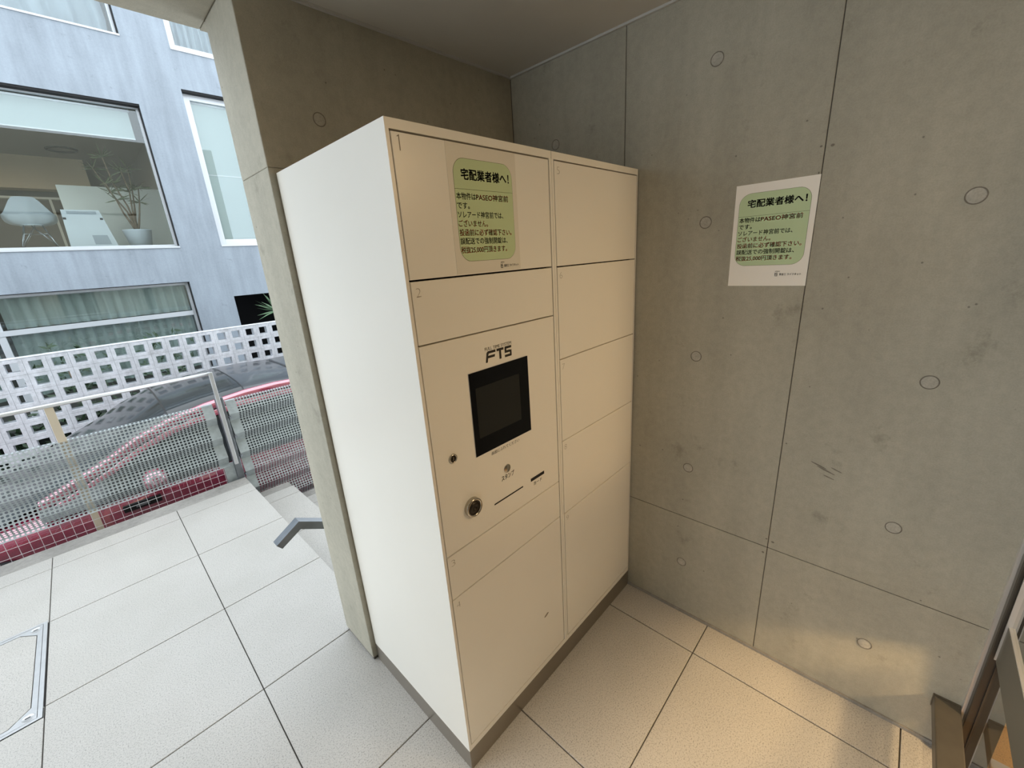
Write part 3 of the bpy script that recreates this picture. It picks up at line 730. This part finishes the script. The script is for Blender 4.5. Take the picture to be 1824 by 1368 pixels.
def window(x0, x1, z0, z1, glass, name='window_frame', mull=(), trans=(), fw=.045, sh=.026, dep=.15):
    y0, y1 = KY+dep-.03, KY+dep+.03
    f = MB().box(x0, x0+fw, y0, y1, z0, z1).box(x1-fw, x1, y0, y1, z0, z1).box(x0+fw, x1-fw, y0, y1, z0, z0+fw).box(x0+fw, x1-fw, y0, y1, z1-fw, z1)
    f.box(x0-.0, x1+.0, KY-.015, y0, z0-.022, z0+.004)
    head_shade = MB().box(x0, x1, KY+.012, KY+.118, z1-sh, z1-.001).box(x1-.010, x1-.001, KY+.03, KY+.118, z0+.02, z1-sh)  # dark strips put in for the shade under the window head and along the reveal
    for m_ in mull: f.box(m_-fw*.8, m_+fw*.8, y0, y1, z0+fw, z1-fw)
    for t_ in trans: f.box(x0+fw, x1-fw, y0-.01, y1, t_-fw*.8, t_+fw*.8)
    o = A(f, name, 'alu_frame', bevel=.003, seg=1)
    A(head_shade, 'reveal_shade_strip', 'rubber_and_head_shade', o)
    X_ = [x0+fw] + list(mull) + [x1-fw]; Z_ = [z0+fw] + list(trans) + [z1-fw]
    for a, b in zip(X_[:-1], X_[1:]):
        for c_, d in zip(Z_[:-1], Z_[1:]): A(MB().box(a, b, KY+dep-.003, KY+dep+.003, c_, d), 'pane', glass, o)
    return o
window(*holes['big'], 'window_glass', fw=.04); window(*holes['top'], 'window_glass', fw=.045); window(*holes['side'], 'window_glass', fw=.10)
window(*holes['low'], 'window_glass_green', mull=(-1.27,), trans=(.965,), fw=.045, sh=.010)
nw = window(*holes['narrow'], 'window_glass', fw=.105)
for z in (2.35, 3.2, 4.05): A(MB().box(1.535, 1.549, KY+.10, KY+.122, z, z+.09), 'hinge', 'steel_dark', nw)
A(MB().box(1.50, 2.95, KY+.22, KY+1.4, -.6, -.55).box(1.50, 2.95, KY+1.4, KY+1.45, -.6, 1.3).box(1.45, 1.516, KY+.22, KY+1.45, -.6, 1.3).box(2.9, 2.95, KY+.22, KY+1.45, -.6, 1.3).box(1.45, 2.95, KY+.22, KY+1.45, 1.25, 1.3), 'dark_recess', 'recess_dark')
# rooms behind the glass
R0, R1, RZ0, RZ1, RB = -3.6, 1.25, 2.06, 4.07, 12.5
A(MB().box(R0, R1, KY+.22, RB+.6, RZ0-.1, RZ0), 'room_floor', 'room_wall')
A(MB().box(R0, R1, KY+.22, RB+.6, RZ1, RZ1+.1), 'room_ceiling', 'room_wall')
A(MB().box(R0-.1, R0, KY+.22, RB+.6, RZ0, RZ1).box(R1, R1+.1, KY+.22, RB+.6, RZ0, RZ1).box(R0, R1, RB+.5, RB+.6, RZ0, RZ1), 'room_wall', 'room_wall')
A(MB().box(R0, .43, RB-.05, RB+.3, 3.46, RZ1), 'ceiling_beam', 'room_beige')
A(MB().box(R0, .30, RB-.10, RB+.05, 3.26, 3.30).box(-.28, -.24, RB-.08, RB+.02, RZ0, 3.26).box(-1.9, -1.86, RB-.08, RB+.02, RZ0, 3.26), 'interior_frame', 'room_white')
A(MB().box(-.19, 1.2, 9.5, 9.58, RZ0, 3.105), 'room_partition', 'room_white')
mb = MB(); prof = [(.19, -.02), (.21, -.03), (.23, -.02), (.23, 0), (.19, 0)]; mb.lathe(prof, .13, 11.6, 32, 'z', RZ1); A(mb, 'ceiling_ring', 'room_dark')
A(MB().box(-3.4, R1, KY+.24, KY+.9, -.95, -.9).box(-3.4, R1, KY+1.6, KY+1.65, -.9, 1.6).box(-3.4, R1, KY+.22, KY+1.65, 1.55, 1.6), 'lower_room', 'room_dark')
A(MB().box(-3.0, 2.6, KY+1.2, KY+1.25, 4.8, 6.9).box(-3.0, 2.6, KY+.22, KY+1.25, 6.8, 6.9).box(-3.0, 2.6, KY+.22, KY+1.25, 4.75, 4.8), 'upper_room', 'room_wall')
A(MB().box(1.45, 2.6, KY+.5, KY+.55, 1.9, 4.5), 'side_room', 'room_wall')

def curtain(name, label, cat, x0, x1, z0, z1, y, mat, folds, amp, group=None, crumple=0):
    o = thing(name, label, cat, ((x0+x1)/2, y, z0), group); B = At(o)
    n = int(folds*8); rows = []
    for r in range(9):
        z = z1 + (z0-z1)*r/8; row = []
        for i in range(n+1):
            u = i/n; ph = 2*math.pi*folds*u
            yy = y + amp*(math.sin(ph)+.35*math.sin(2.3*ph+1)) + crumple*math.sin(7*u*folds/3+r*1.3)*math.sin(r*.8+u*9)
            row.append((x0+(x1-x0)*u + .25*crumple*math.sin(r*2+u*20), yy, z))
        rows.append(row)
    B(MB().grid(rows), 'cloth', mat)
    B(MB().tube([(x0-.02, y, z1+.008), (x1+.02, y, z1+.008)], .008, 6), 'curtain_rail', 'alu_frame'); return o
curtain('pleated_curtain', 'pale green pleated curtain across the long upper pane of the lowest window', 'curtain', -1.20, .88, 1.01, 1.42, KY+.235, 'curtain_green', 15, .030)
curtain('pleated_curtain', 'pale green pleated curtain across the lower pane just above the block wall', 'curtain', -1.20, .88, .04, .92, KY+.235, 'curtain_green', 15, .030)
curtain('pleated_curtain', 'dim pleated curtain behind the far end of the lowest window, past its upright', 'curtain', -3.1, -1.36, .04, 1.42, KY+.235, 'curtain_green', 12, .024)
curtain('gathered_curtain', 'crumpled white curtain in the wide window at the top of the building', 'curtain', -2.5, .88, 4.96, 6.5, KY+.30, 'curtain_white', 11, .055, None, .06)
curtain('gathered_curtain', 'grey white curtain hanging in the small top window next to the pillar', 'curtain', 1.66, 2.24, 4.99, 6.5, KY+.24, 'curtain_white', 6, .035, None, .03)
rb = thing('roller_blind', 'pale roller blind half lowered over the large window with the chair', 'blind', (-.85, KY+.13, 3.98)); B = At(rb)
B(MB().box(-2.5, .815, KY+.208, KY+.211, 3.608, 3.98), 'blind_cloth', 'blind'); B(MB().box(-2.5, .815, KY+.202, KY+.217, 3.598, 3.612), 'bottom_bar', 'alu_frame'); B(MB().tube([(-2.5, KY+.21, 3.985), (.83, KY+.21, 3.985)], .02, 10), 'roller', 'alu_frame')
rb = thing('roller_blind', 'full length pale blind filling the tall narrow window beside the pillar', 'blind', (1.92, KY+.14, 4.2)); B = At(rb)
B(MB().box(1.62, 2.23, KY+.208, KY+.211, 2.13, 4.24), 'blind_cloth', 'blind'); B(MB().box(1.62, 2.23, KY+.202, KY+.217, 3.175, 3.187), 'cross_bar', 'alu_frame'); B(MB().tube([(1.62, KY+.21, 4.245), (2.23, KY+.21, 4.245)], .02, 10), 'roller', 'alu_frame')

# shell chair, leaning board, potted dracaena inside the big window
ch = thing('shell_chair', 'white moulded shell chair on wire legs inside the large window', 'chair', (-.62, 9.5, RZ0)); B = At(ch)
rows = []
cx, cy, bz = -.60, 9.5, RZ0+.42
N, K = 11, 25
def sm(x): x = max(0, min(1, x)); return x*x*(3-2*x)
for i in range(N):
    q_ = i/(N-1); row = []
    for k in range(K):
        a = (-1 + 2*k/(K-1))*2.05
        rim = .40 - .24*sm((abs(a)-.45)/.75) - .10*sm((abs(a)-1.35)/.6)
        rt = .21 + .075*sm((abs(a)-.4)/.8); lip = .03*sm((q_-.8)/.2)
        rr = .13 + (rt-.13)*math.sin(q_*math.pi/2) + lip*(1-.5*sm(abs(a)))
        row.append((cx + rr*math.sin(a), cy - rr*math.cos(a)*.9, bz + rim*(q_**1.7)))
    rows.append(row)
B(MB().grid(rows), 'shell', 'chair_shell'); 
B(MB().prism([(cx+.15*math.sin(a), cy-.14*math.cos(a), bz-.004) for a in [2*math.pi*k/16 for k in range(16)]], (0, 0, .015)), 'seat', 'chair_shell')
for sx, sy in ((-1, -1), (1, -1), (-1, 1), (1, 1)):
    l = MB().tube([(cx+sx*.10, cy+sy*.10, bz), (cx+sx*.22, cy+sy*.20, RZ0)], .0075, 6).tube([(cx-sx*.02, cy+sy*.10, bz), (cx+sx*.19, cy+sy*.18, RZ0+.10)], .005, 6)
    B(l, 'leg', 'wire_chrome')
B(MB().tube([(cx-.13, cy-.12, bz-.13), (cx+.13, cy+.12, bz-.13)], .005, 6).tube([(cx+.13, cy-.12, bz-.13), (cx-.13, cy+.12, bz-.13)], .005, 6), 'cross_brace', 'wire_chrome')

bd = thing('leaning_board', 'white flat board with dark clips leaning between chair and pot', 'board', (-.03, 8.75, RZ0)); B = At(bd)
Q = lambda x, z, d=0: (x, 8.62 + (z-RZ0)*.22 - d, z)
B(MB().add([Q(-.285, RZ0), Q(.27, RZ0), Q(.17, 2.645), Q(-.255, 2.645), Q(-.285, RZ0, -.03), Q(.27, RZ0, -.03), Q(.17, 2.645, -.03), Q(-.255, 2.645, -.03)], [(0,1,2,3), (7,6,5,4), (0,4,5,1), (1,5,6,2), (2,6,7,3), (3,7,4,0)]), 'panel', 'board_white')
B(MB().add([Q(-.20, 2.585, .003), Q(.13, 2.585, .003), Q(.13, 2.625, .003), Q(-.20, 2.625, .003)], [(0,1,2,3)]), 'top_label', 'board_grey')
B(MB().add([Q(.0, 2.13, .003), Q(.19, 2.13, .003), Q(.17, 2.27, .003), Q(-.005, 2.27, .003)], [(0,1,2,3)]), 'printed_patch', 'board_grey')
for x in (-.245, .165): B(MB().add([Q(x-.015, 2.50, .004), Q(x+.02, 2.50, .004), Q(x+.02, 2.53, .004), Q(x-.015, 2.53, .004)], [(0,1,2,3)]), 'clip', 'car_trim')

dp = thing('potted_dracaena', 'spiky leaved dracaena in a white tapered pot inside the large window', 'plant', (.57, 8.85, RZ0)); B = At(dp)
px, py = .57, 8.85
pot = B(MB().lathe([(.0001, .001), (.135, .001), (.19, .285), (.195, .30), (.18, .30), (.17, .25), (.0001, .25)], px, py, 28, 'z', RZ0), 'pot', 'pot_white')
B(MB().lathe([(.172, .262), (.0001, .268)], px, py, 20, 'z', RZ0), 'soil', 'soil', pot)
tips = []
rng = random.Random(3)
tr_ = MB()
base = Vector((px, py, RZ0+.26))
for (mx_, mz, ex, ez) in ((-.05, .32, -.30, .95), (-.02, .40, -.16, 1.10), (.02, .35, .02, .92), (.06, .38, .12, .98), (.10, .30, .20, .72), (-.1, .3, -.22, .72)):
    mid = base + Vector((mx_, .03*rng.uniform(-1, 1), mz)); end = base + Vector((ex, .15*rng.uniform(-1, 1), ez))
    q1 = mid.lerp(end, .5) + Vector((.03*rng.uniform(-1, 1), 0, -.02))
    tr_.tube([base, base.lerp(mid, .5)+Vector((.012*rng.uniform(-1, 1), 0, 0)), mid, q1, end], [.02, .016, .012, .010, .008], 6); tips += [end, q1]
B(tr_, 'trunk', 'bark')
lf = MB().add([(0, 0, 0), (.007, 0, .05), (.006, .002, .13), (0, .006, .21), (-.006, .002, .13), (-.007, 0, .05)], [(0,1,2,3,4,5)]).mesh('leaf', 'leaf')
for e in tips:
    for k in range(11):
        o = link('leaf', lf, dp, e - Vector(dp.location)); a = rng.uniform(0, 6.28); tl = rng.uniform(.5, 2.3)
        o.rotation_euler = (tl*math.cos(a), tl*math.sin(a), rng.uniform(0, 6.28)); sc = rng.uniform(.7, 1.15); o.scale = (1.3, 1, sc)

yu = thing('yucca', 'spiky green yucca in front of the dark doorway opening near the pillar', 'plant', (2.06, 7.72, STREET_Z)); B = At(yu)
B(MB().tube([(2.06, 7.72, STREET_Z), (2.05, 7.72, .2), (2.08, 7.72, .86)], [.05, .045, .035], 8), 'stem', 'bark')
yl = MB().add([(0, 0, 0), (.014, 0, .08), (.012, .004, .22), (0, .03, .38), (-.012, .004, .22), (-.014, 0, .08), (0, -.006, .15)], [(0, 1, 6), (1, 2, 6), (2, 3, 6), (3, 4, 6), (4, 5, 6), (5, 0, 6)]).mesh('leaf', 'leaf_palm')
for k in range(44):
    o = link('leaf', yl, yu, (.02, 0, .86-STREET_Z)); a = rng.uniform(0, 6.28); tl = rng.uniform(.25, 2.0)
    o.rotation_euler = (tl*math.cos(a), tl*math.sin(a), rng.uniform(0, 6.28)); o.scale = (1, 1, rng.uniform(.75, 1.1))
for gx, hz, nm in ((-.75, .82, 'leafy green shrub behind the pierced wall, below the long window'), (.30, .80, 'second green shrub behind the pierced wall, nearer the pillar')):
    gs = thing('garden_shrub', nm, 'shrub', (gx, 7.1, STREET_Z)); B = At(gs)
    B(MB().tube([(gx, 7.1, STREET_Z), (gx+.03, 7.1, .1), (gx, 7.1, .5)], [.03, .02, .012], 6), 'stem', 'bark')
    fo = MB()
    for k in range(260):
        c_ = Vector((gx+max(-.4, min(.4, rng.gauss(0, .18))), 7.1+rng.gauss(0, .14), min(hz, rng.gauss(.25, .28))))
        d1 = Vector((rng.uniform(-1, 1), rng.uniform(-1, 1), rng.uniform(-.6, 1))).normalized()*.06; d2 = d1.orthogonal().normalized()*.02
        fo.add([c_-d1, c_+d2, c_+d1, c_-d2], [(0,1,2,3)])
    B(fo, 'foliage', 'leaf_green', kind='stuff')

ft = thing('foot_lamp', 'low post lamp standing in the hall behind the glass door', 'lamp', (.82, -1.45, 0)); B = At(ft)
B(MB().box(.79, .85, -1.48, -1.44, 0, .66), 'post', 'bronze', bevel=.003); B(MB().box(.795, .845, -1.4398, -1.4385, .57, .63), 'lens', 'lamp_lit')
# ------------------------------------------------------------------ ceiling lamps of the porch
for i, (x, y) in enumerate(((.30, -.92), (-.75, -.92))):
    dl = thing('ceiling_downlight', ['round recessed downlight in the porch ceiling above the locker front', 'round recessed downlight in the porch ceiling over the open side'][i], 'downlight', (x, y, CEIL_Z)); B = At(dl)
    B(MB().lathe([(.085, 0), (.085, -.006), (.075, -.008), (.072, -.002)], x, y, 28, 'z', CEIL_Z), 'rim', 'lamp_body'); B(MB().lathe([(.0001, -.002), (.072, -.002)], x, y, 28, 'z', CEIL_Z), 'lens', 'lamp_lit')
print('objects', len(bpy.data.objects))
